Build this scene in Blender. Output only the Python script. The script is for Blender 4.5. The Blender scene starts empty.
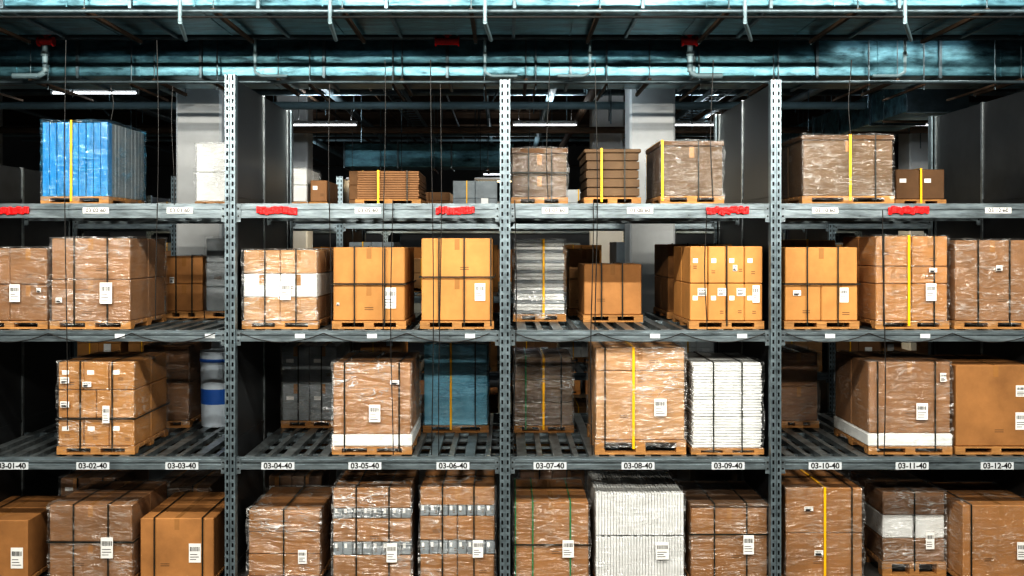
import bpy, bmesh, math, random
from mathutils import Vector, noise, Matrix
random.seed(7)
CAM=3.46
VX,VY=505.0,245.0
def PX(px,d): return (px-VX)*(10+d)/1000.0
def PZ(py,d): return CAM+(VY-py)*(10+d)/1000.0
col=bpy.context.scene.collection
# ---------------------------------------------------------------- materials
def newmat(name):
    m=bpy.data.materials.new(name); m.use_nodes=True
    nt=m.node_tree; b=nt.nodes["Principled BSDF"]
    return m,nt,b
def simple(name,c,rough=.6,metal=0,var=.15,scale=3,bump=.0,stretch=(1,1,1),c2=None,rvar=0,coat=0,bscale=None,orand=0):
    m,nt,b=newmat(name); N=nt.nodes; Lk=nt.links
    tc=N.new('ShaderNodeTexCoord'); mp=N.new('ShaderNodeMapping'); mp.inputs['Scale'].default_value=stretch
    Lk.new(tc.outputs['Object'],mp.inputs['Vector'])
    oi=N.new('ShaderNodeObjectInfo'); mul=N.new('ShaderNodeMath'); mul.operation='MULTIPLY'; mul.inputs[1].default_value=37
    Lk.new(oi.outputs['Random'],mul.inputs[0])
    nz=N.new('ShaderNodeTexNoise'); nz.noise_dimensions='4D'; nz.inputs['Scale'].default_value=scale; nz.inputs['Detail'].default_value=6; nz.inputs['Roughness'].default_value=.65
    Lk.new(mp.outputs[0],nz.inputs['Vector']); Lk.new(mul.outputs[0],nz.inputs['W'])
    cr=N.new('ShaderNodeValToRGB'); cr.color_ramp.elements[0].position=.3; cr.color_ramp.elements[1].position=.7
    lo=[max(0,x*(1-var)) for x in c]; hi=[min(1,x*(1+var)) for x in (c2 or c)]
    cr.color_ramp.elements[0].color=(*lo,1); cr.color_ramp.elements[1].color=(*hi,1)
    Lk.new(nz.outputs['Fac'],cr.inputs[0])
    out=cr.outputs[0]
    if orand:
        hs=N.new('ShaderNodeHueSaturation'); mr0=N.new('ShaderNodeMapRange'); mr0.inputs[3].default_value=1-orand; mr0.inputs[4].default_value=1+orand*.7
        Lk.new(oi.outputs['Random'],mr0.inputs[0]); Lk.new(mr0.outputs[0],hs.inputs['Value']); Lk.new(out,hs.inputs['Color']); out=hs.outputs[0]
    Lk.new(out,b.inputs['Base Color'])
    b.inputs['Roughness'].default_value=rough; b.inputs['Metallic'].default_value=metal
    b.inputs['Coat Weight'].default_value=coat
    if rvar:
        mr=N.new('ShaderNodeMapRange'); mr.inputs[3].default_value=max(.05,rough-rvar); mr.inputs[4].default_value=min(1,rough+rvar)
        Lk.new(nz.outputs['Fac'],mr.inputs[0]); Lk.new(mr.outputs[0],b.inputs['Roughness'])
    if bump:
        n2=N.new('ShaderNodeTexNoise'); n2.inputs['Scale'].default_value=bscale or scale*3; n2.inputs['Detail'].default_value=5
        Lk.new(mp.outputs[0],n2.inputs['Vector'])
        bp=N.new('ShaderNodeBump'); bp.inputs['Strength'].default_value=bump; bp.inputs['Distance'].default_value=.02
        Lk.new(n2.outputs['Fac'],bp.inputs['Height']); Lk.new(bp.outputs[0],b.inputs['Normal'])
    return m
def film(name,tint,base,streak,gloss=.10):
    # thin wrinkled stretch film: clear skin, milky where creased or doubled; the pale streaks also imitate highlights
    m,nt,b=newmat(name); N=nt.nodes; Lk=nt.links
    tc=N.new('ShaderNodeTexCoord'); 
    oi=N.new('ShaderNodeObjectInfo'); mul=N.new('ShaderNodeMath'); mul.operation='MULTIPLY'; mul.inputs[1].default_value=53
    Lk.new(oi.outputs['Random'],mul.inputs[0])
    def nz(rot,sc,scale,dist,det=3):
        mp=N.new('ShaderNodeMapping'); mp.inputs['Rotation'].default_value=rot; mp.inputs['Scale'].default_value=sc
        Lk.new(tc.outputs['Object'],mp.inputs['Vector'])
        n=N.new('ShaderNodeTexNoise'); n.noise_dimensions='4D'; n.inputs['Scale'].default_value=scale; n.inputs['Detail'].default_value=det; n.inputs['Distortion'].default_value=dist
        Lk.new(mp.outputs[0],n.inputs['Vector']); Lk.new(mul.outputs[0],n.inputs['W']); return n.outputs['Fac']
    def mth(op,a,b_=None,c=None):
        n=N.new('ShaderNodeMath'); n.operation=op
        for i,v in enumerate((a,b_,c)):
            if v is None: continue
            if isinstance(v,(int,float)): n.inputs[i].default_value=v
            else: Lk.new(v,n.inputs[i])
        return n.outputs[0]
    def ridge(f,w):
        r=mth('ABSOLUTE',mth('SUBTRACT',f,.5)); n=N.new('ShaderNodeMapRange'); n.inputs[1].default_value=0; n.inputs[2].default_value=w; n.inputs[3].default_value=1; n.inputs[4].default_value=0
        Lk.new(r,n.inputs[0]); return n.outputs[0]
    def ramp(f,p0,p1):
        r=N.new('ShaderNodeMapRange'); r.inputs[1].default_value=p0; r.inputs[2].default_value=p1; Lk.new(f,r.inputs[0]); return r.outputs[0]
    a=nz((0,.30,0),(1,1,6),2.0,.5,2); c=nz((0,-.75,0),(1,1,5),2.4,.8,2); e=nz((0,0,0),(1,1,1),2.2,0); g=nz((0,.1,0),(1,1,3),5.5,1.2,3)
    r1=ridge(a,.024); r2=ridge(c,.018); r3=ridge(g,.022)
    cre=mth('MAXIMUM',mth('MAXIMUM',r1,r2),mth('MULTIPLY',r3,.6))
    patch=ramp(e,.42,.66)
    broad=mth('MULTIPLY',ramp(a,.58,.76),.35)
    fac=mth('MULTIPLY',mth('MAXIMUM',cre,broad),patch)
    alpha=mth('MULTIPLY_ADD',fac,streak,base)
    b.inputs['Base Color'].default_value=(*tint,1); b.inputs['Roughness'].default_value=.25
    bp=N.new('ShaderNodeBump'); bp.inputs['Strength'].default_value=1.0; bp.inputs['Distance'].default_value=.06
    h=mth('ADD',mth('ADD',a,c),mth('ADD',mth('MULTIPLY',g,.6),mth('MULTIPLY',cre,.08)))
    Lk.new(h,bp.inputs['Height']); Lk.new(bp.outputs[0],b.inputs['Normal'])
    tr=N.new('ShaderNodeBsdfTransparent'); gl=N.new('ShaderNodeBsdfGlossy'); gl.inputs['Roughness'].default_value=.23; gl.inputs['Color'].default_value=(.92,.95,1,1)
    Lk.new(bp.outputs[0],gl.inputs['Normal'])
    m1=N.new('ShaderNodeMixShader'); Lk.new(alpha,m1.inputs[0]); Lk.new(tr.outputs[0],m1.inputs[1]); Lk.new(b.outputs[0],m1.inputs[2])
    m2=N.new('ShaderNodeMixShader'); m2.inputs[0].default_value=gloss; Lk.new(m1.outputs[0],m2.inputs[1]); Lk.new(gl.outputs[0],m2.inputs[2])
    Lk.new(m2.outputs[0],N['Material Output'].inputs['Surface'])
    return m
def emis(name,c,s):
    m,nt,b=newmat(name); b.inputs['Emission Color'].default_value=(*c,1); b.inputs['Emission Strength'].default_value=s; b.inputs['Base Color'].default_value=(*c,1); return m
M={}
M['card']=simple('cardboard_tan',(.46,.235,.078),.75,var=.18,scale=2.5,bump=.12,orand=.15)
M['card2']=simple('cardboard_brown',(.33,.165,.060),.75,var=.24,scale=2.5,bump=.12,orand=.22)
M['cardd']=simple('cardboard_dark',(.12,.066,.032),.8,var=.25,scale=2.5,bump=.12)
M['cardl']=simple('cardboard_pale',(.44,.255,.12),.75,var=.2,scale=2.5,bump=.12,orand=.15)
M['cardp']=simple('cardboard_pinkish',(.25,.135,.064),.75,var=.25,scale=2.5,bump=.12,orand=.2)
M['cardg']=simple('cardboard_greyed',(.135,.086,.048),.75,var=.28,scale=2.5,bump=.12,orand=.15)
M['tape']=simple('packing_tape',(.34,.18,.07),.25,var=.1)
M['white']=simple('white_foam',(.66,.68,.68),.6,var=.08)
M['grey']=simple('grey_board',(.22,.25,.27),.6,var=.25,scale=4)
M['blue']=simple('blue_sheet',(.006,.19,.46),.35,var=.35,scale=3,stretch=(6,6,1),bump=.3)
M['teal']=simple('teal_sheet',(.15,.38,.50),.4,var=.3,scale=3)
M['paper']=simple('label_paper',(.78,.79,.78),.5,var=.05)
M['ink']=simple('label_ink',(.02,.02,.022),.6,var=.1)
M['ys']=simple('yellow_strap',(.85,.48,.01),.4,var=.06)
M['bs']=simple('black_strap',(.015,.018,.015),.4,var=.1)
M['gs']=simple('green_strap',(.02,.20,.08),.4,var=.1)
M['red']=simple('red_plastic',(.72,.010,.012),.35,var=.3,scale=12,bump=.4)
M['wood']=simple('pallet_wood',(.36,.19,.07),.8,var=.38,scale=6,stretch=(1,8,8),bump=.3)
M['film']=film('stretch_film',(.86,.88,.88),.010,.38,.075)
M['filmw']=film('dense_stretch_film',(.86,.88,.88),.025,.62,.105)
M['filmb']=film('blue_stretch_film',(.10,.50,.80),.04,.5,.08)
M['steel']=simple('galvanised_steel',(.21,.265,.295),.36,.6,var=.35,scale=14,rvar=.14)
M['steelb']=simple('beam_steel',(.22,.265,.29),.32,.6,var=.45,scale=4,stretch=(1,6,6),rvar=.14)
M['steeld']=simple('rail_steel',(.25,.28,.295),.32,.7,var=.55,scale=8,rvar=.14)
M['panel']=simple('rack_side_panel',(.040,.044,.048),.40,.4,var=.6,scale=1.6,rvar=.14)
M['dark']=simple('void_shade_bolt_black',(.008,.008,.009),.7)
M['duct']=simple('duct_sheet_metal',(.030,.095,.122),.34,.6,var=.65,scale=2.6,stretch=(1,3,3),c2=(.14,.29,.345),bump=.16,rvar=.16)
M['pipe']=simple('pipe_galvanised',(.16,.21,.235),.4,.6,var=.35,scale=5)
M['pipew']=simple('pipe_white_paint',(.28,.39,.43),.45,var=.15)
M['wire']=simple('black_wire',(.012,.012,.012),.5)
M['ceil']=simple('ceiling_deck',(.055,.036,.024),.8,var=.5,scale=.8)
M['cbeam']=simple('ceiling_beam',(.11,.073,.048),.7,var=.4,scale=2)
M['col']=simple('column_paint',(.56,.58,.59),.6,var=.12,scale=1.2)
M['wall']=simple('wall_paint',(.32,.33,.34),.75,var=.15,scale=.7)
M['floor']=simple('concrete_floor',(.07,.07,.067),.45,var=.25,scale=.9,bump=.05,rvar=.15)
M['tube']=emis('tube_glow',(.93,.97,1.0),4)
M['tubew']=emis('tube_glow_warm',(1,.80,.5),4)
M['house']=simple('lamp_housing',(.40,.40,.40),.4)
M['bucket']=simple('drum_plastic',(.50,.58,.66),.4,var=.1)
M['bluep']=simple('drum_blue_band',(.03,.12,.4),.4,var=.1)
M['sign']=simple('location_plate',(.56,.60,.63),.45,var=.06)
# ---------------------------------------------------------------- mesh builder
class MB:
    def __init__(s): s.v=[];s.f=[];s.m=[];s.sm=[];s.mats=[]
    def mi(s,k):
        if k not in s.mats: s.mats.append(k)
        return s.mats.index(k)
    def add(s,vs,fs,k,smooth=False,rot=None,org=None):
        if rot is not None:
            c,sn=math.cos(rot),math.sin(rot); ox,oy=org
            vs=[(ox+(x-ox)*c-(y-oy)*sn, oy+(x-ox)*sn+(y-oy)*c, z) for x,y,z in vs]
        o=len(s.v); s.v+=vs; i=s.mi(k)
        for f in fs: s.f.append(tuple(o+a for a in f)); s.m.append(i); s.sm.append(smooth)
    def box(s,x0,x1,y0,y1,z0,z1,k,rot=None,org=None):
        vs=[(x,y,z) for x in(x0,x1) for y in(y0,y1) for z in(z0,z1)]
        s.add(vs,[(0,1,3,2),(4,6,7,5),(0,4,5,1),(2,3,7,6),(0,2,6,4),(1,5,7,3)],k,False,rot,org)
    def cbox(s,x0,x1,y0,y1,z0,z1,k,c=.008,rot=0):
        X=(x0,x1);Y=(y0,y1);Z=(z0,z1);vs=[];idx={}
        for i in(0,1):
            for j in(0,1):
                for l in(0,1):
                    sx=c if i==0 else -c; sy=c if j==0 else -c; sz=c if l==0 else -c
                    idx[i,j,l]=len(vs)
                    vs+= [(X[i],Y[j]+sy,Z[l]+sz),(X[i]+sx,Y[j],Z[l]+sz),(X[i]+sx,Y[j]+sy,Z[l])]
        I=idx;fs=[]
        fs.append((I[0,0,0],I[0,0,1],I[0,1,1],I[0,1,0])); fs.append((I[1,0,0],I[1,1,0],I[1,1,1],I[1,0,1]))
        fs.append(tuple(a+1 for a in(I[0,0,0],I[1,0,0],I[1,0,1],I[0,0,1]))); fs.append(tuple(a+1 for a in(I[0,1,0],I[0,1,1],I[1,1,1],I[1,1,0])))
        fs.append(tuple(a+2 for a in(I[0,0,0],I[0,1,0],I[1,1,0],I[1,0,0]))); fs.append(tuple(a+2 for a in(I[0,0,1],I[1,0,1],I[1,1,1],I[0,1,1])))
        for i in(0,1):
            for j in(0,1): fs.append((I[i,j,0],I[i,j,0]+1,I[i,j,1]+1,I[i,j,1]))
        for i in(0,1):
            for l in(0,1): fs.append((I[i,0,l],I[i,0,l]+2,I[i,1,l]+2,I[i,1,l]))
        for j in(0,1):
            for l in(0,1): fs.append((I[0,j,l]+1,I[0,j,l]+2,I[1,j,l]+2,I[1,j,l]+1))
        for q in I.values(): fs.append((q,q+1,q+2))
        s.add(vs,fs,k,False,rot if rot else None,((x0+x1)/2,(y0+y1)/2))
    def cyl(s,p0,p1,r,k,n=12,r1=None,caps=True):
        p0=Vector(p0);p1=Vector(p1);d=(p1-p0).normalized()
        u=d.orthogonal().normalized(); w=d.cross(u); r1=r if r1 is None else r1
        vs=[];fs=[]
        for p,rr in((p0,r),(p1,r1)):
            for i in range(n):
                a=2*math.pi*i/n; vs.append(tuple(p+(u*math.cos(a)+w*math.sin(a))*rr))
        for i in range(n): j=(i+1)%n; fs.append((i,j,n+j,n+i))
        s.add(vs,fs,k,True)
        if caps: s.add(vs,[tuple(range(n)),tuple(range(n,2*n))],k,False)
    def path(s,pts,r,k,n=8):
        for a,b in zip(pts[:-1],pts[1:]): s.cyl(a,b,r,k,n)
    def shell(s,x0,x1,y0,y1,z0,z1,k,amp=.012,st=.045,seed=0,top=True):
        def P(x,y,z):
            q=Vector((x*4+seed,y*5,z*8+x*3)); n=noise.noise_vector(q)*amp+noise.noise_vector(q*2.7)*amp*.6
            return (x+n.x,y+n.y-abs(n.y)*.3,z+n.z*.6)
        def grid(f,nu,nv):
            vs=[f(i/nu,j/nv) for j in range(nv+1) for i in range(nu+1)]
            fs=[(j*(nu+1)+i,j*(nu+1)+i+1,(j+1)*(nu+1)+i+1,(j+1)*(nu+1)+i) for j in range(nv) for i in range(nu)]
            s.add(vs,fs,k,True)
        nx=max(3,int((x1-x0)/st)); ny=max(3,int((y1-y0)/(st*1.6))); nz=max(3,int((z1-z0)/st))
        L=lambda a,b,t:a+(b-a)*t
        grid(lambda u,v:P(L(x0,x1,u),y0,L(z0,z1,v)),nx,nz)
        grid(lambda u,v:P(L(x1,x0,u),y1,L(z0,z1,v)),nx,nz)
        grid(lambda u,v:P(x0,L(y1,y0,u),L(z0,z1,v)),ny,nz)
        grid(lambda u,v:P(x1,L(y0,y1,u),L(z0,z1,v)),ny,nz)
        if top: grid(lambda u,v:P(L(x0,x1,u),L(y0,y1,v),z1),nx,ny)
    def make(s,name,loc=(0,0,0),parent=None,rotz=0):
        me=bpy.data.meshes.new(name); me.from_pydata(s.v,[],s.f)
        for k in s.mats: me.materials.append(M[k])
        me.polygons.foreach_set('material_index',s.m); me.polygons.foreach_set('use_smooth',s.sm)
        bm=bmesh.new(); bm.from_mesh(me); bmesh.ops.recalc_face_normals(bm,faces=bm.faces); bm.to_mesh(me); bm.free()
        ob=bpy.data.objects.new(name,me); col.objects.link(ob); ob.location=loc; ob.rotation_euler=(0,0,rotz)
        if parent: ob.parent=parent
        return ob
def empty(name,loc=(0,0,0)):
    e=bpy.data.objects.new(name,None); col.objects.link(e); e.location=loc; e.empty_display_size=.2; return e
# ---------------------------------------------------------------- room
def room(name,*a):
    b=MB(); b.box(*a[:-1],a[-1]); return b.make(name)
room('floor',-15,15,-13,28,-.2,0,'floor')
room('wall_back',-15,15,28,28.2,0,7.4,'wall')
room('wall_front',-15,15,-13.2,-13,0,7.4,'wall')
room('wall_left',-15.2,-15,-13,28,0,7.4,'wall')
room('wall_right',15,15.2,-13,28,0,7.4,'wall')
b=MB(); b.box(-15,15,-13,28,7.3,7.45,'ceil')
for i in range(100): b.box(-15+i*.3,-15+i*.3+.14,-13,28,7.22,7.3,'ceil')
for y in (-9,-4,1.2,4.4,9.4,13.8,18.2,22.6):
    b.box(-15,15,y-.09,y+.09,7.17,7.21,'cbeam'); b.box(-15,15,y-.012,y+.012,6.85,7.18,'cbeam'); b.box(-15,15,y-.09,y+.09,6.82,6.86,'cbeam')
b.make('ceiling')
for y in (4.9,11.4):
    for x in (-11.4,-4.57,2.2,9.0):
        b=MB(); b.cbox(-.34,.34,0,.65,0,7.2,'col',.03); b.box(-.36,.36,-.02,.67,0,1.2,'cbeam')
        b.make('building_column',(x,y,0))
# ---------------------------------------------------------------- rack
LZ=[PZ(203,0),PZ(330,0),PZ(457,0)]
POST=[-8.18,-5.48,-2.74,0,2.70,5.42,8.14]
RD=2.65
def upright(b,x,y,ztop,face):
    w=.05
    cols=[-w,-.036,-.018,-.008,.008,.018,.036,w]
    pitch=.075; n=int(ztop/pitch)
    ff=y
    for c in range(7):
        a,e=x+cols[c],x+cols[c+1]
        if c in(1,5):
            for r in range(n):
                b.add([(a,ff,r*pitch+.04),(e,ff,r*pitch+.04),(e,ff,(r+1)*pitch),(a,ff,(r+1)*pitch)],[(0,1,2,3)],'steel')
        elif c==3:
            b.add([(a,ff+.012*face,0),(e,ff+.012*face,0),(e,ff+.012*face,ztop),(a,ff+.012*face,ztop)],[(0,1,2,3)],'steel')
        else:
            b.add([(a,ff,0),(e,ff,0),(e,ff,ztop),(a,ff,ztop)],[(0,1,2,3)],'steel')
    y2=y+.09*face
    b.box(x-w-.002,x-w,min(y,y2),max(y,y2),0,ztop,'steel'); b.box(x+w,x+w+.002,min(y,y2),max(y,y2),0,ztop,'steel')
    b.box(x-w,x-w+.02,y2-.002,y2+.002,0,ztop,'steel'); b.box(x+w-.02,x+w,y2-.002,y2+.002,0,ztop,'steel')
    b.box(x-w+.004,x+w-.004,(y+y2)/2,(y+y2)/2+.004,0,ztop,'dark')  # black plate inside the post, painted shade for the hollow behind the holes
    b.box(x-.08,x+.08,y-.03,y+.12,0,.012,'steel')
def beam(b,x0,x1,y,zt,h,k='steelb'):
    b.box(x0,x1,y,y+.05,zt-h,zt-h*.62,k); b.box(x0,x1,y+.012,y+.05,zt-h*.62,zt-h*.42,k); b.box(x0,x1,y,y+.05,zt-h*.42,zt-.03,k)
    b.box(x0,x1,y+.02,y+.05,zt-.03,zt-.004,k)
    for xa in (x0,x1-.006): b.box(xa,xa+.006,y-.012,y+.06,zt-h-.05,zt,k)
    for xa,sg in ((x0,1),(x1,-1)):
        b.box(min(xa,xa+sg*.045),max(xa,xa+sg*.045),y-.008,y-.001,zt-h-.04,zt-.01,k)
        for q in (.25,.75): b.cyl((xa+sg*.022,y-.016,zt-h*q-.02),(xa+sg*.022,y-.008,zt-h*q-.02),.009,'dark',8)
def build_rack(name,y0,tops):
    root=empty(name,(0,y0,0))
    b=MB()
    for x,t in zip(POST,tops):
        upright(b,x,-.04,t,1); upright(b,x,RD+.04,t,-1)
    b.make('uprights',parent=root)
    b=MB()
    for x,t in zip(POST,tops):
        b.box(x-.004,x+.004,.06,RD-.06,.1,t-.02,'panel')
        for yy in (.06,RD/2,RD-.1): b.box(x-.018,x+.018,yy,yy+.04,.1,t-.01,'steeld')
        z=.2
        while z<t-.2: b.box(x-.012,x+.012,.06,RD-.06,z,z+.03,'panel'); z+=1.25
    b.make('side_panels',parent=root)
    b=MB()
    for li,zt in enumerate(LZ):
        h=(.15,.115,.125)[li]
        for xa,xb in zip(POST[:-1],POST[1:]):
            for y in (.0,RD/2-.03,RD-.05): beam(b,xa+.054,xb-.054,y,zt,h)
    b.make('beams',parent=root)
    b=MB()
    for li,zt in enumerate(LZ):
        for xa,xb in zip(POST[:-1],POST[1:]):
            n=14; w=(xb-xa-.16)/n
            for i in range(n):
                xx=xa+.08+w*(i+.5)
                wd=.028 if i%2 else .05
                b.box(xx-wd,xx+wd,.055,RD-.055,zt-.02,zt-.001,'steeld')
                b.box(xx-wd,xx-wd+.006,.055,RD-.055,zt-.05,zt-.02,'steeld')
                b.box(xx+wd-.006,xx+wd,.055,RD-.055,zt-.05,zt-.02,'steeld')
            for yy in (.35,.75,1.15,1.75,2.15): b.box(xa+.06,xb-.06,yy,yy+.05,zt-.075,zt-.05,'steelb')
    b.make('deck_rails',parent=root)
    return root
rack=build_rack('pallet_rack',0,[3.9,4.35,PZ(75,0),PZ(80,0),PZ(80,0),PZ(82,0),5.1])
rack2=build_rack('pallet_rack',6.6,[4.6]*7)
rack3=build_rack('pallet_rack',13.0,[4.6]*7)
def text(s,x,y,z,size,parent,k='ink'):
    cu=bpy.data.curves.new('location_text','FONT'); cu.body=s; cu.size=size; cu.align_x='CENTER'; cu.align_y='CENTER'; cu.extrude=.0008; cu.offset=size*.02
    cu.materials.append(M[k]); o=bpy.data.objects.new('location_text',cu); col.objects.link(o); o.location=(x,y,z); o.rotation_euler=(math.pi/2,0,0); o.parent=parent
b=MB()
for i,p in enumerate((12,93,182,278,365,453,550,638,728,825,912,997)):
    x=PX(p,0); z=LZ[2]-.088
    b.box(x-.165,x+.165,-.006,-.001,z-.036,z+.036,'sign'); text('03-%02d-40'%(i+1),x,-.008,z,.078,rack)
for i,p in ((2,96),(3,180),(7,555),(8,640),(10,825),(12,998),(5,368)):
    x=PX(p,0); z=LZ[0]-.075
    b.box(x-.13,x+.13,-.006,-.001,z-.028,z+.028,'paper'); text('03-%02d-60'%i,x,-.008,z,.055,rack)
for p in (120,210,300,372,470,655,742,830,925):
    x=PX(p,0); z=LZ[1]-.06
    b.box(x-.05,x+.05,-.006,-.001,z-.022,z+.022,'sign')
b.make('location_plates',parent=rack)
b=MB()
for p,w in ((12,.17),(277,.20),(455,.19),(727,.21),(908,.20)):
    x=PX(p,0); z=LZ[0]-.07; n=14
    for i in range(n):
        xa=x-w+2*w*i/n; xb=x-w+2*w*(i+1)/n+.004; j=random.uniform(-.010,.010)
        b.cbox(xa,xb,-.02-random.random()*.012,-.001,z-.034+j-random.random()*.012,z+.030+j,'red',.004)
b.make('red_tape_wraps',parent=rack)
# ---------------------------------------------------------------- loads
def pallet(b,x0,x1,y0,y1,z0,h,k):
    t=.018 if h<.1 else .022
    nb=7; w=(y1-y0)/nb
    for i in range(nb): b.box(x0,x1,y0+i*w,y0+i*w+w*.78,z0+h-t,z0+h,k)
    for xx in (x0,(x0+x1)/2-.05,x1-.1):
        b.box(xx,xx+.1,y0,y1,z0+h-2*t,z0+h-t,k)
        for yy in (y0,(y0+y1)/2-.06,y1-.12): b.box(xx,xx+.1,yy,yy+.12,z0+t,z0+h-2*t,k)
    for yy in (y0,(y0+y1)/2-.05,y1-.1): b.box(x0,x1,yy,yy+.1,z0,z0+t,k)
def label(b,x,y,z,w=.12,h=.2):
    w*=.88; h*=.88
    b.box(x-w/2,x+w/2,y-.003,y,z-h/2,z+h/2,'paper')
    yy=y-.0045
    xx=x-w*.4
    while xx<x+w*.38:
        ww=random.choice((.004,.007,.003)); b.box(xx,xx+ww,yy,y-.003,z+h*.1,z+h*.32,'ink'); xx+=ww+random.choice((.004,.006))
    for r in range(3): b.box(x-w*.4,x+w*random.uniform(.05,.4),yy,y-.003,z-h*(.06+.13*r)-.006,z-h*(.06+.13*r),'ink')
LV=[LZ[0],LZ[1],LZ[2],0.0]
def load(name,px0,px1,pt,lv,d=.12,dep=1.0,nx=1,nz=1,ny=2,k='card',wrap=None,straps=(),labels=(),ph=.08,kind='cartons',pk='wood',base=0,cap=0,tape=True,hb=None,rot=None,col2=None,side=None,hs_=()):
    x0,x1=PX(px0,d),PX(px1,d); zt=PZ(pt,d); zb=LV[lv]; cx=(x0+x1)/2
    W=x1-x0; H=zt-zb; b=MB(); x0,x1=-W/2,W/2
    y0,y1=0,dep
    pallet(b,x0-.01,x1+.01,y0-.01,y1+.01,0.001,ph,pk)
    z=ph+.002; zt=H
    if base: b.cbox(x0-.012,x1+.012,y0-.012,y1+.012,z,z+base,'white',.012); z+=base+.001
    top=zt-cap
    if kind=='cartons':
        hs=hb or [1]*nz; tot=sum(hs); zz=z
        for l,hh in enumerate(hs):
            H1=(top-z)*hh/tot
            kk=k if not col2 or l%2==0 else col2
            nxx=nx[l] if isinstance(nx,(list,tuple)) else nx
            for i in range(nxx):
                for j in range(ny):
                    w=W/nxx; dd=dep/ny; jt=lambda:random.uniform(0,.004)
                    a0=x0+i*w+jt(); a1=x0+(i+1)*w-jt()-.002; c0=y0+j*dd+jt()*2; c1=y0+(j+1)*dd-jt()-.002
                    b.cbox(a0,a1,c0,c1,zz+.001,zz+H1-.003,kk,.009)
                    if tape and w>.3:
                        m=(a0+a1)/2
                        if j==0: b.box(m-.025,m+.025,c0-.0012,c0,zz+H1-.12,zz+H1-.01,'tape')
                        if l==len(hs)-1: b.box(m-.025,m+.025,c0+.01,c1-.01,zz+H1-.004,zz+H1-.0015,'tape')
                    if j==0 and tape:
                        if random.random()<.7:
                            mx=a0+(a1-a0)*random.uniform(.15,.7); mz=zz+H1*random.uniform(.15,.4)
                            for r in range(2): b.box(mx,mx+min(.09,w*.2),c0-.0012,c0,mz+r*.02,mz+r*.02+.007,'cardd')
                        if w<.35 and H1<.6: b.box(a0+w*.15,a0+w*.42,c0-.002,c0,zz+H1*.55,zz+H1*.55+.045,'paper')
            zz+=H1
    elif kind=='sheets':
        n=nz; hh=(top-z)/n
        for i in range(n):
            j=random.uniform(-.008,.008); kk=k if not col2 or i%3 else col2
            b.cbox(x0+.012+j,x1-.012+j,y0+.005+random.random()*.012,y1-.01,z+i*hh+hh*.14,z+(i+1)*hh,kk,min(.004,hh*.2))
            b.box(x0+.03,x1-.03,y0+.03,y1-.03,z+i*hh,z+i*hh+hh*.14,k)
    elif kind=='reams':
        n=nx; ye=y1 if not side else y0+.12
        for l in range(nz):
            za=z+(top-z)*l/nz; zb2=z+(top-z)*(l+1)/nz
            for i in range(n):
                a=x0+W*i/n; kk=k if i%3 else (col2 or k)
                b.cbox(a+.001,a+W/n*.92,y0+random.random()*.010,ye,za+.002,zb2-.008-random.random()*.012,kk,.003)
            if side:
                m=int((y1-ye)/.085)
                for i in range(m):
                    a=ye+(y1-ye)*i/m; b.cbox(x0,x1-random.random()*.01,a+.002,a+(y1-ye)/m-.004,za+.002,zb2-.01,side,.005)
    if cap: b.cbox(x0-.01,x1+.01,y0-.01,y1+.01,top,zt,'cardd' if kind!='sheets' else 'cardg',.008)
    for f,sk in straps:
        xx=x0+W*f; sw=.012 if sk=='ys' else .0065
        b.box(xx-sw,xx+sw,y0-.018,y0-.014,ph*.4,zt+.006,sk); b.box(xx-sw,xx+sw,y0-.018,y1+.018,zt+.006,zt+.009,sk); b.box(xx-sw,xx+sw,y1+.014,y1+.018,ph*.4,zt+.006,sk)
    for f in hs_:
        zz=ph+(H-ph)*f; g=.020
        b.box(x0-g,x1+g,y0-g,y0-g+.004,zz-.007,zz+.007,'bs'); b.box(x0-g,x0-g+.004,y0-g,y1+g,zz-.007,zz+.007,'bs'); b.box(x1+g-.004,x1+g,y0-g,y1+g,zz-.007,zz+.007,'bs')
    for (lx,lz,*r) in labels:
        X=PX(lx,d)-cx; Z=PZ(lz,d)-zb
        w,h=(r if r else (.12,.2)); label(b,X,y0-.026 if wrap else y0-.001,Z,w,h)
    if wrap:
        g=.014
        b.shell(x0-g,x1+g,y0-g,y1+g,ph*.5,zt+g,wrap,amp=.018,seed=random.random()*50)
    return b.make(name,(cx,d,zb),rotz=math.radians(rot if rot is not None else random.uniform(-.6,.6)))
WC='wrapped_carton_pallet'; CP='carton_pallet'
BS2=((.3,'bs'),(.72,'bs'))
# --- top level
load('blue_wrapped_pallet',42,108,121,0,.3,1.05,k='blue',kind='reams',nx=9,nz=1,wrap='filmb',straps=((.45,'ys'),),side='grey')
load('white_carton_pallet',196,226,143,0,1.5,.9,k='white',nz=2,tape=False,wrap='film')
load('flat_carton_stack',356,420,171,0,.9,1.0,kind='sheets',nz=12,k='cardp',straps=((.35,'ys'),(.8,'bs')))
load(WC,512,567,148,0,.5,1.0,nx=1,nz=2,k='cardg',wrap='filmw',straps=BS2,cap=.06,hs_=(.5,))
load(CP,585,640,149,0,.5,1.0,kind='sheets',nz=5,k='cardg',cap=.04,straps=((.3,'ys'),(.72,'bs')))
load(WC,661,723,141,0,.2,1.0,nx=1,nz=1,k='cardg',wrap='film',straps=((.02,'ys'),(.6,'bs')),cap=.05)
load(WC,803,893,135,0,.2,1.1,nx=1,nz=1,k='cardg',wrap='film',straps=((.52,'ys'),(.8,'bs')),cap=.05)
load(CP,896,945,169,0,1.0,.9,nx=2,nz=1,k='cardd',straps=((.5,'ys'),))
load(WC,293,307,168,0,1.6,.8,nx=1,nz=2,k='white',wrap='film',tape=False)
load(CP,310,327,180,0,1.6,.8,nx=1,nz=1,k='cardp')
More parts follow.
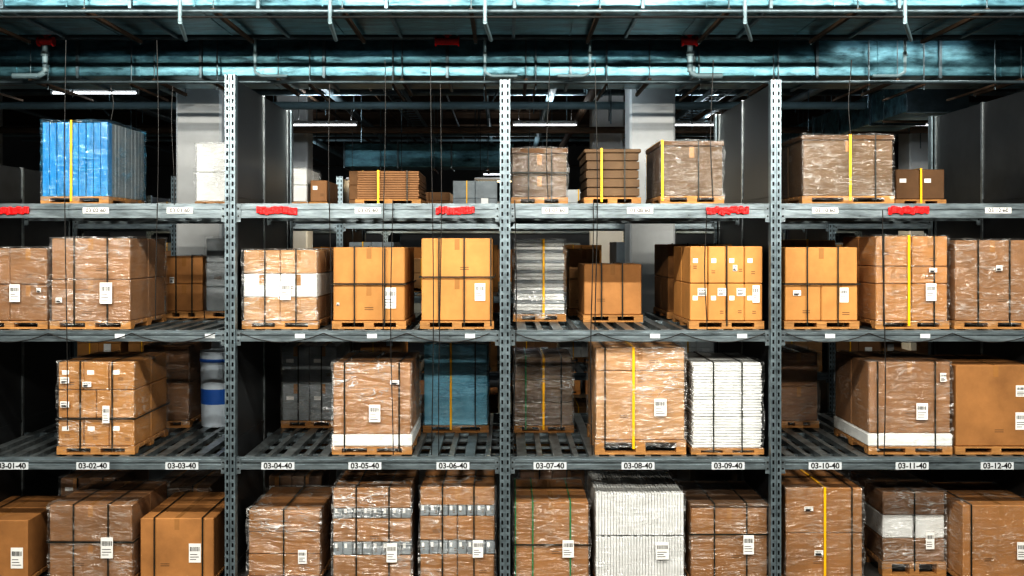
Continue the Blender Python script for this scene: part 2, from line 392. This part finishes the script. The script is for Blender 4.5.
# --- second level
load(WC,-28,47,248,1,nx=2,nz=2,k='cardp',wrap='film',labels=((16,293),(40,290,.05,.05)))
load(WC,51,130,238,1,.1,1.05,nx=[1,1],nz=2,k='cardp',wrap='filmw',labels=((107,293,.14,.24),(60,300,.07,.06)),straps=BS2)
load(CP,165,203,256,1,1.6,.95,nx=1,nz=2,k='card2',straps=BS2,labels=((172,280,.06,.08),))
load(WC,206,252,238,1,1.6,.95,nx=1,nz=3,k='grey',wrap='film')
load(WC,243,317,250,1,nx=[2,2,2],nz=3,k='cardl',col2='white',wrap='filmw',labels=((286,291),),straps=BS2)
load(CP,333,405,247,1,nx=1,nz=2,k='card',straps=BS2,labels=((390,298,.14,.24),(338,304,.03,.03)),hs_=(.5,))
load(CP,421,493,238,1,nx=1,nz=2,k='card',straps=((.25,'bs'),(.6,'bs'),(.97,'bs')),labels=((480,292),),hb=[1.05,.95],hs_=(.53,))
load('sheet_stack_pallet',514,565,240,1,1.1,1.0,kind='sheets',nz=22,k='white',col2='grey',wrap='filmw',straps=((.58,'ys'),))
load(CP,569,600,249,1,2.05,.5,nx=1,nz=2,k='cardl')
load('small_carton_pallet',584,642,264,1,1.0,.8,nx=1,nz=1,ny=1,k='card2',straps=((.3,'bs'),(.66,'bs')))
load(CP,690,763,246,1,.12,1.0,nx=4,nz=2,k='card',labels=((735,268,.05,.07),(702,292,.1,.09),(722,292,.1,.09),(741,292,.1,.09),(756,294,.08,.2)),straps=((.5,'bs'),))
load(CP,668,733,244,1,1.5,1.0,nx=2,nz=2,k='card2',straps=BS2)
load(CP,785,858,247,1,.12,1.0,nx=[2,1],nz=2,k='card',straps=BS2,labels=((797,293,.09,.06),(844,295,.1,.17)),hs_=(.5,))
load(CP,778,836,240,1,1.5,1.0,nx=2,nz=2,k='card',straps=((.5,'ys'),))
load(WC,876,948,236,1,.12,1.0,nx=[2,2,2],nz=3,k='card2',wrap='film',hb=[.85,.4,.7],labels=((930,292),(932,270,.09,.05)),straps=((.45,'ys'),(.8,'bs'),(.1,'bs')))
load(WC,955,1030,240,1,.12,1.0,nx=1,nz=1,k='cardp',wrap='film',straps=BS2,labels=((998,268,.07,.06),))
# --- third level
load(WC,58,134,362,2,.12,1.0,nx=[3,2,3],nz=3,k='card',wrap='film',labels=((66,380,.1,.07),(66,404,.1,.07),(107,414,.08,.2),(88,384,.1,.06)),straps=BS2,hs_=(.33,))
load(WC,143,189,345,2,1.6,.95,nx=1,nz=2,k='cardp',wrap='film')
load(WC,282,337,346,2,1.6,.95,nx=2,nz=2,k='grey',wrap='filmw',straps=BS2)
load(WC,333,411,363,2,.12,1.05,nx=1,nz=1,k='card2',wrap='filmw',base=.12,labels=((375,413,.13,.2),(395,382,.1,.05)),straps=((.15,'bs'),(.85,'bs')))
load(WC,424,488,344,2,1.3,.95,nx=1,nz=1,k='teal',wrap='filmb',straps=((.42,'ys'),(.8,'bs')),tape=False)
load(WC,514,573,357,2,1.3,.95,nx=1,nz=3,k='cardg',wrap='filmw',straps=((.5,'ys'),(.2,'gs'),(.8,'bs')))
load(WC,596,685,348,2,.12,1.0,nx=1,nz=2,k='cardl',wrap='filmw',ph=.145,labels=((660,407,.14,.2),),straps=((.42,'ys'),(.1,'bs')),hb=[1.5,.5])
load('white_tray_stack',692,763,363,2,.12,1.0,kind='sheets',nz=30,k='white',wrap='film',straps=((.3,'bs'),(.7,'bs')),ph=.06)
load(WC,780,818,352,2,1.6,.95,nx=1,nz=2,k='cardp',wrap='film')
load(WC,869,951,362,2,.12,1.05,nx=1,nz=1,k='cardp',wrap='film',base=.13,straps=((.1,'bs'),(.8,'bs')),labels=((921,411,.13,.19),(942,377,.07,.1)))
load(CP,956,1036,365,2,.12,1.0,nx=1,nz=1,k='card2',straps=((.9,'bs'),),labels=((1021,391,.12,.13),(1021,421,.13,.2)))
load(WC,-60,-5,345,2,1.2,1.0,nx=1,nz=2,k='cardd',wrap='film')
# --- floor level
load(CP,-45,28,520,3,.12,1.0,nx=1,nz=1,k='card2',straps=((.3,'bs'),),labels=((17,558,.14,.24),))
load(WC,49,132,505,3,.12,1.05,nx=1,nz=2,k='cardp',wrap='film',labels=((108,547,.14,.24),),straps=BS2,hs_=(.5,))
load(CP,140,214,518,3,.15,1.1,nx=1,nz=1,k='card2',straps=((.2,'bs'),(.85,'bs')),labels=((195,553,.14,.22),))
load(WC,248,320,510,3,.2,1.0,nx=1,nz=3,k='card2',wrap='filmw',straps=((.5,'bs'),),labels=((303,556,.1,.16),))
load('binder_pallet',333,411,488,3,.12,1.05,nx=[1,8,1,8,1],hb=[.8,.45,.8,.35,.7],k='card2',col2='grey',wrap='filmw',straps=BS2,labels=((392,552,.12,.22),))
load('binder_pallet',420,495,487,3,.12,1.05,nx=[2,8,2,8,1],hb=[.8,.45,.8,.35,.6],k='card2',col2='grey',wrap='film',straps=BS2,labels=((478,548,.12,.2),))
load(WC,514,589,502,3,.12,1.0,nx=1,nz=1,k='card2',wrap='film',straps=((.25,'gs'),(.75,'gs'),(.02,'gs')),labels=((568,548,.13,.2),),hs_=(.45,))
load('paper_ream_pallet',596,684,492,3,.12,1.0,kind='reams',nx=30,nz=2,k='white',col2='white',wrap='film',labels=((662,550,.15,.2),))
load(WC,691,768,504,3,.12,1.0,nx=1,nz=1,k='card2',wrap='film',straps=BS2,labels=((748,544,.12,.22),),cap=.03,hs_=(.6,))
load(WC,786,863,488,3,.12,1.0,nx=1,nz=2,k='card2',wrap='film',straps=((.5,'ys'),(.85,'bs')),labels=((818,552,.1,.06),(808,508,.1,.05)))
load(WC,883,945,492,3,.45,1.0,nx=[1,2,1],nz=3,k='cardp',col2='white',wrap='filmw',ph=.15,straps=((.5,'bs'),),labels=((929,540,.1,.2),),tape=False)
load(WC,963,1040,505,3,.12,1.0,nx=1,nz=1,k='card2',wrap='film',straps=((.1,'bs'),),labels=((1021,550,.12,.2),))
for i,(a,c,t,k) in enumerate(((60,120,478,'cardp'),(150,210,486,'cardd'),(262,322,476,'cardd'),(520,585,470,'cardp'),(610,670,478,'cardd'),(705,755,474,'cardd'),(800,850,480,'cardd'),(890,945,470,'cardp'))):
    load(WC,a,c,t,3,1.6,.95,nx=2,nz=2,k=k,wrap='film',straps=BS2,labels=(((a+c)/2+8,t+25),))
def drum(name,px,pt,d,r):
    x=PX(px,d); z0=LZ[2]; b=MB(); H=PZ(pt,d)-z0
    b.cyl((0,0,.002),(0,0,H*.3),r*.94,'bucket',28,r1=r*.97); b.cyl((0,0,H*.3),(0,0,H*.5),r*.975,'bluep',28); b.cyl((0,0,H*.5),(0,0,H*.86),r*.975,'bucket',28,r1=r)
    b.cyl((0,0,H*.86),(0,0,H*.9),r*1.04,'bluep',28); b.cyl((0,0,H*.9),(0,0,H),r*1.02,'bucket',28)
    b.make(name,(x,d+r,z0))
drum('plastic_drum',213,352,1.6,.20)
protos=[]
for i,(k,nx,nz,h) in enumerate((('card',2,2,.85),('cardp',2,3,.75),('card2',1,2,.8),('white',2,2,.7),('cardl',3,2,.6),('grey',2,2,.9))):
    b=MB(); W=.75
    pallet(b,-W/2,W/2,0,1,0.001,.09,'wood')
    for l in range(nz):
        for a in range(nx):
            for j in range(2):
                z=.092+(h-.09)*l/nz; b.cbox(-W/2+W*a/nx+.002,-W/2+W*(a+1)/nx-.002,j*.5,j*.5+.495,z,z+(h-.09)/nz-.003,k,.007)
    b.box(.1,.22,-.03,-.02,h*.35,h*.55,'paper'); b.box(-.15,-.13,-.02,1.02,h,h+.006,'ys'); b.box(-.15,-.13,-.02,-.015,.05,h,'ys')
    protos.append(b)
meshes=None
for rn,ry in (('rear_rack_stock',6.6),('rear_rack_stock',13.0)):
    root=empty(rn,(0,ry,0)); 
    if meshes is None:
        meshes=[]
        for p in protos:
            o=p.make('stored_load',(0,0,0)); meshes.append(o.data); bpy.data.objects.remove(o)
    for bi in range(len(POST)-1):
        for s in range(3):
            for lv in range(4):
                if random.random()<.14: continue
                x=POST[bi]+.5+s*.87; o=bpy.data.objects.new('stored_load',random.choice(meshes)); col.objects.link(o)
                o.parent=root; o.location=(x,.15+(1.3 if random.random()<.2 else 0),LV[lv]+.001); o.rotation_euler=(0,0,random.uniform(-.02,.02))
                if lv==0: o.scale=(1,1,random.uniform(.7,1.1))
# ---------------------------------------------------------------- ducts & pipes
def duct(name,x0,x1,y0,y1,z0,z1,axis='x',pitch=1.2,off=0,rtop=7.2):
    b=MB(); b.cbox(x0,x1,y0,y1,z0,z1,'duct',.01)
    a,e=(x0,x1) if axis=='x' else (y0,y1); p=a+off
    while p<e:
        if axis=='x':
            b.cbox(p-.02,p+.02,y0-.035,y1+.035,z0-.035,z1+.035,'pipe',.004)
            q=p+pitch/2; b.box(q-.006,q+.006,y0-.008,y1+.008,z0-.008,z1+.008,'duct')
            b.box(q+.2,q+.24,y0-.1,y1+.1,z0-.085,z0-.045,'cbeam')
            for yy in (y0-.08,y1+.08): b.cyl((q+.22,yy,z0-.1),(q+.22,yy,rtop),.008,'pipe',6)
        else:
            b.cbox(x0-.035,x1+.035,p-.02,p+.02,z0-.035,z1+.035,'pipe',.004)
            q=p+pitch/2; b.box(x0-.1,x1+.1,q,q+.04,z0-.085,z0-.045,'cbeam')
            for xx in (x0-.08,x1+.08): b.cyl((xx,q+.02,z0-.1),(xx,q+.02,rtop),.008,'pipe',6)
        p+=pitch
    return b.make(name)
duct('air_duct',-11,11,.55,2.0,PZ(6,.55),PZ(6,.55)+.6,pitch=1.35,off=.3)
duct('air_duct',-11,11,3.0,4.1,PZ(76,3.0),PZ(40,3.0),pitch=1.6,off=.65)
duct('air_duct',6.3,7.2,5.6,24,5.55,6.05,'y',1.6)
duct('air_duct',-3.6,.2,12.4,13.4,PZ(172,14),PZ(150,14),pitch=1.2)
b=MB()
zz=PZ(38,2.5)
b.cyl((-11,2.45,zz),(11,2.45,zz),.035,'pipe'); b.cyl((-11,2.6,PZ(33,2.6)),(11,2.6,PZ(33,2.6)),.02,'pipew')
b.cyl((-11,2.7,PZ(82,2.7)),(11,2.7,PZ(82,2.7)),.022,'pipe')
b.cyl((-11,.42,PZ(11,.42)),(11,.42,PZ(11,.42)),.022,'pipe'); b.cyl((-11,.30,PZ(17,.3)),(11,.30,PZ(17,.3)),.014,'wire')
b.box(-11,11,2.12,2.3,PZ(33,2.2),PZ(28,2.2),'cbeam')
for px in (-40,180,330,485,745,905):
    b.cyl((PX(px,.3),.3,PZ(-20,.3)),(PX(px,.3),.3,PZ(22,.3)),.022,'pipew'); b.cyl((PX(px,.3),.3,PZ(22,.3)),(PX(px+6,1.0),1.0,PZ(26,.3)),.022,'pipew')
for px,sg in ((45,-1),(690,1),(485,1),(905,-1),(255,1),(590,-1)):
    x=PX(px,2.4); b.path([(x,2.4,PZ(38,2.4)),(x,2.4,PZ(72,2.4)),(x+sg*.08,2.4,PZ(76,2.4)),(x+sg*.4,2.4,PZ(76,2.4))],.035 if px in(45,690) else .018,'pipew',12)
    b.cyl((x,2.4,PZ(56,2.4)),(x,2.4,PZ(52,2.4)),.05 if px in (45,690) else .028,'pipew')
px=-30
rr=random.Random(5)
while px<1060:
    x=PX(px,2.9); b.cyl((x,2.9,PZ(90,2.9)),(x,2.9,PZ(30,2.9)),.012,'pipe',6); b.box(x-.012,x+.012,2.88,4.3,PZ(86,2.9),PZ(86,2.9)+.03,'cbeam')
    px+=rr.uniform(50,95)
b.make('overhead_pipes')
for px,w in ((45,6),(447,10),(690,6)):
    b=MB(); 
    b.cyl((-w*.013,0,0),(w*.013,0,0),.045,'red',16); b.cyl((-w*.013-.02,0,0),(-w*.013,0,0),.062,'red',16); b.cyl((w*.013,0,0),(w*.013+.02,0,0),.062,'red',16)
    b.cyl((0,0,-.02),(0,0,.09),.03,'red',12); b.cyl((0,0,.08),(0,0,.095),.06,'red',16)
    b.make('sprinkler_valve',(PX(px,2.3),2.33,PZ(41,2.3)))
b=MB(); rnd=random.Random(3)
for x in (-9.5,-8.6,-7.8,-6.4,-5.3,-3.9,-3.4,-2.6,-1.2,-.4,.9,1.6,3.3,4.0,4.4,5.6,8.2,9.6):
    z=rnd.uniform(5.9,6.75); r=rnd.choice((.025,.035,.05,.08)); b.cyl((x,4.4,z),(x,27.5,z),r,rnd.choice(('pipe','cbeam','pipe','pipew')),10)
for y in (4.6,5.4,6.2,7.5,8.6,9.5,10.5,12,14.8,16.5,19,22):
    z=rnd.uniform(5.8,6.6); b.cyl((-14,y,z),(14,y,z),rnd.choice((.02,.03,.045,.07)),rnd.choice(('pipe','cbeam','pipew')),10)
for i in range(80):
    x=rnd.uniform(-9,9); y=rnd.uniform(4.5,20); z=rnd.uniform(5.4,6.2); b.cyl((x,y,z),(x,y,7.2),.012,'pipe',6)
for i in range(22):
    x=rnd.uniform(-8,8); y=rnd.uniform(5,9); z=rnd.uniform(5.8,6.3); b.cyl((x,y,z),(x+rnd.uniform(-1.3,1.3),y,7.1),.02,'pipe',6)
b.make('ceiling_pipes')
b=MB()
for x in (-7.1,-2.0,3.9):
    for s in(-.15,.15): b.box(x+s-.01,x+s+.01,4.5,26,6.2,6.3,'pipe')
    y=4.6
    while y<26: b.box(x-.15,x+.15,y,y+.03,6.21,6.23,'pipe'); y+=.4
b.make('cable_tray')
b=MB()
for px,pa,pb in ((66,40,430),(112,86,120),(157,40,320),(173,86,205),(384,60,330),(432,60,455),(548,60,200),(440,84,455),(596,60,330),(592,200,455),(515,200,455),(330,84,330),(712,60,200),(850,60,135),(392,200,455),(706,210,330),(884,210,455)):
    x=PX(px,-.07); pts=[]
    for i in range(15):
        t=i/14; pts.append((x+math.sin(t*5+px)*.014,-.07,PZ(pa+(pb-pa)*t,-.07)))
    b.path(pts,.005,'wire',6)
b.make('hanging_wires')
b=MB()
for xa,xb in zip(POST[:-1],POST[1:]):
    for kx in range(3):
        a=xa+.1+kx*.83; e=a+.83; pts=[]
        for i in range(9):
            t=i/8; pts.append((a+(e-a)*t,-.03,LZ[1]-.03-.09*4*t*(1-t)))
        b.path(pts,.005,'wire',6)
b.make('beam_cables',parent=rack)
# ---------------------------------------------------------------- lamps
def lamp(x,y,z,ln=1.25,P=60,c=(.93,.97,1),k='tube',tilt=0,up=0):
    root=empty('fluorescent_or_fill_lamp',(x,y,z))
    b=MB(); b.cbox(-ln/2,ln/2,-.05,.05,.03,.08,'house',.01)
    b.cyl((-ln/2+.03,0,0),(ln/2-.03,0,0),.015,k,12); b.box(-ln/2,-ln/2+.03,-.025,.025,-.02,.03,'house'); b.box(ln/2-.03,ln/2,-.025,.025,-.02,.03,'house')
    for s in(-.4,.4): b.cyl((ln*s,0,.08),(ln*s,0,7.2-z),.006,'wire',6)
    b.make('fixture',parent=root)
    def al(P,dz,rx):
        l=bpy.data.lights.new('tube_or_fill_light','AREA'); l.shape='RECTANGLE'; l.size=ln; l.size_y=.06; l.energy=P; l.color=c
        o=bpy.data.objects.new('tube_or_fill_light',l); col.objects.link(o); o.parent=root; o.location=(0,0,dz); o.rotation_euler=(math.radians(rx),0,0)
    al(P,-.03,tilt)
    if up: al(up,.1,180)  # added uplight above the housing, brightens the ceiling
for x in (-5.2,-1.8,1.8,5.2): lamp(x,-3.9,6.4,1.5,230,(1,.95,.85),tilt=46)
for x in (-5.4,-1.9,1.9,5.4): lamp(x,-9.6,6.3,1.5,360,(1,.94,.84),tilt=68)  # unseen fill row, added so light reaches the loads deep in the rack
for x in (-6,-2,2,6): lamp(x,-1.5,6.0,1.5,14,(.72,.92,1),tilt=150)  # unseen upturned fill lamps, added to light the ducts
lamp(PX(95,4.6),4.6,PZ(93,4.6),1.28,7,up=16); lamp(PX(925,2.6),2.62,PZ(36,2.62),1.8,10,(1,.93,.85)) 
for px in (325,545,695,900): lamp(PX(px,9.8),9.8,PZ(125,9.8),1.3,24,(.9,.96,1),up=26)
for x in (-8,-2.6,0,4.6,7): lamp(x,10.3,4.75,1.25,80,(1,.80,.52),'tubew')
for x in (-6,0,6): lamp(x,17.5,5.4,1.25,100,(.9,.96,1),up=22)
for x in (-7,-2.5,1,5): lamp(x,4.45,6.35,1.25,22,(.85,.95,1),'tube',tilt=25)  # extra fill lamps hidden behind the duct, added to brighten the rear
w=bpy.data.worlds.new('World'); bpy.context.scene.world=w; w.use_nodes=True
w.node_tree.nodes['Background'].inputs[0].default_value=(.5,.6,.7,1); w.node_tree.nodes['Background'].inputs[1].default_value=.02
# ---------------------------------------------------------------- camera
cd=bpy.data.cameras.new('camera'); cd.sensor_width=36; cd.lens=36*1000/1024; cd.shift_x=(512-VX)/1024; cd.shift_y=-(288-VY)/1024
cam=bpy.data.objects.new('camera',cd); col.objects.link(cam); cam.location=(0,-10,CAM); cam.rotation_euler=(math.pi/2,0,0)
bpy.context.scene.camera=cam
vs=bpy.context.scene.view_settings
try: vs.view_transform='Standard'
except Exception as e: print(e)
try: vs.look='High Contrast'
except Exception as e: print(e)
vs.exposure=-0.3
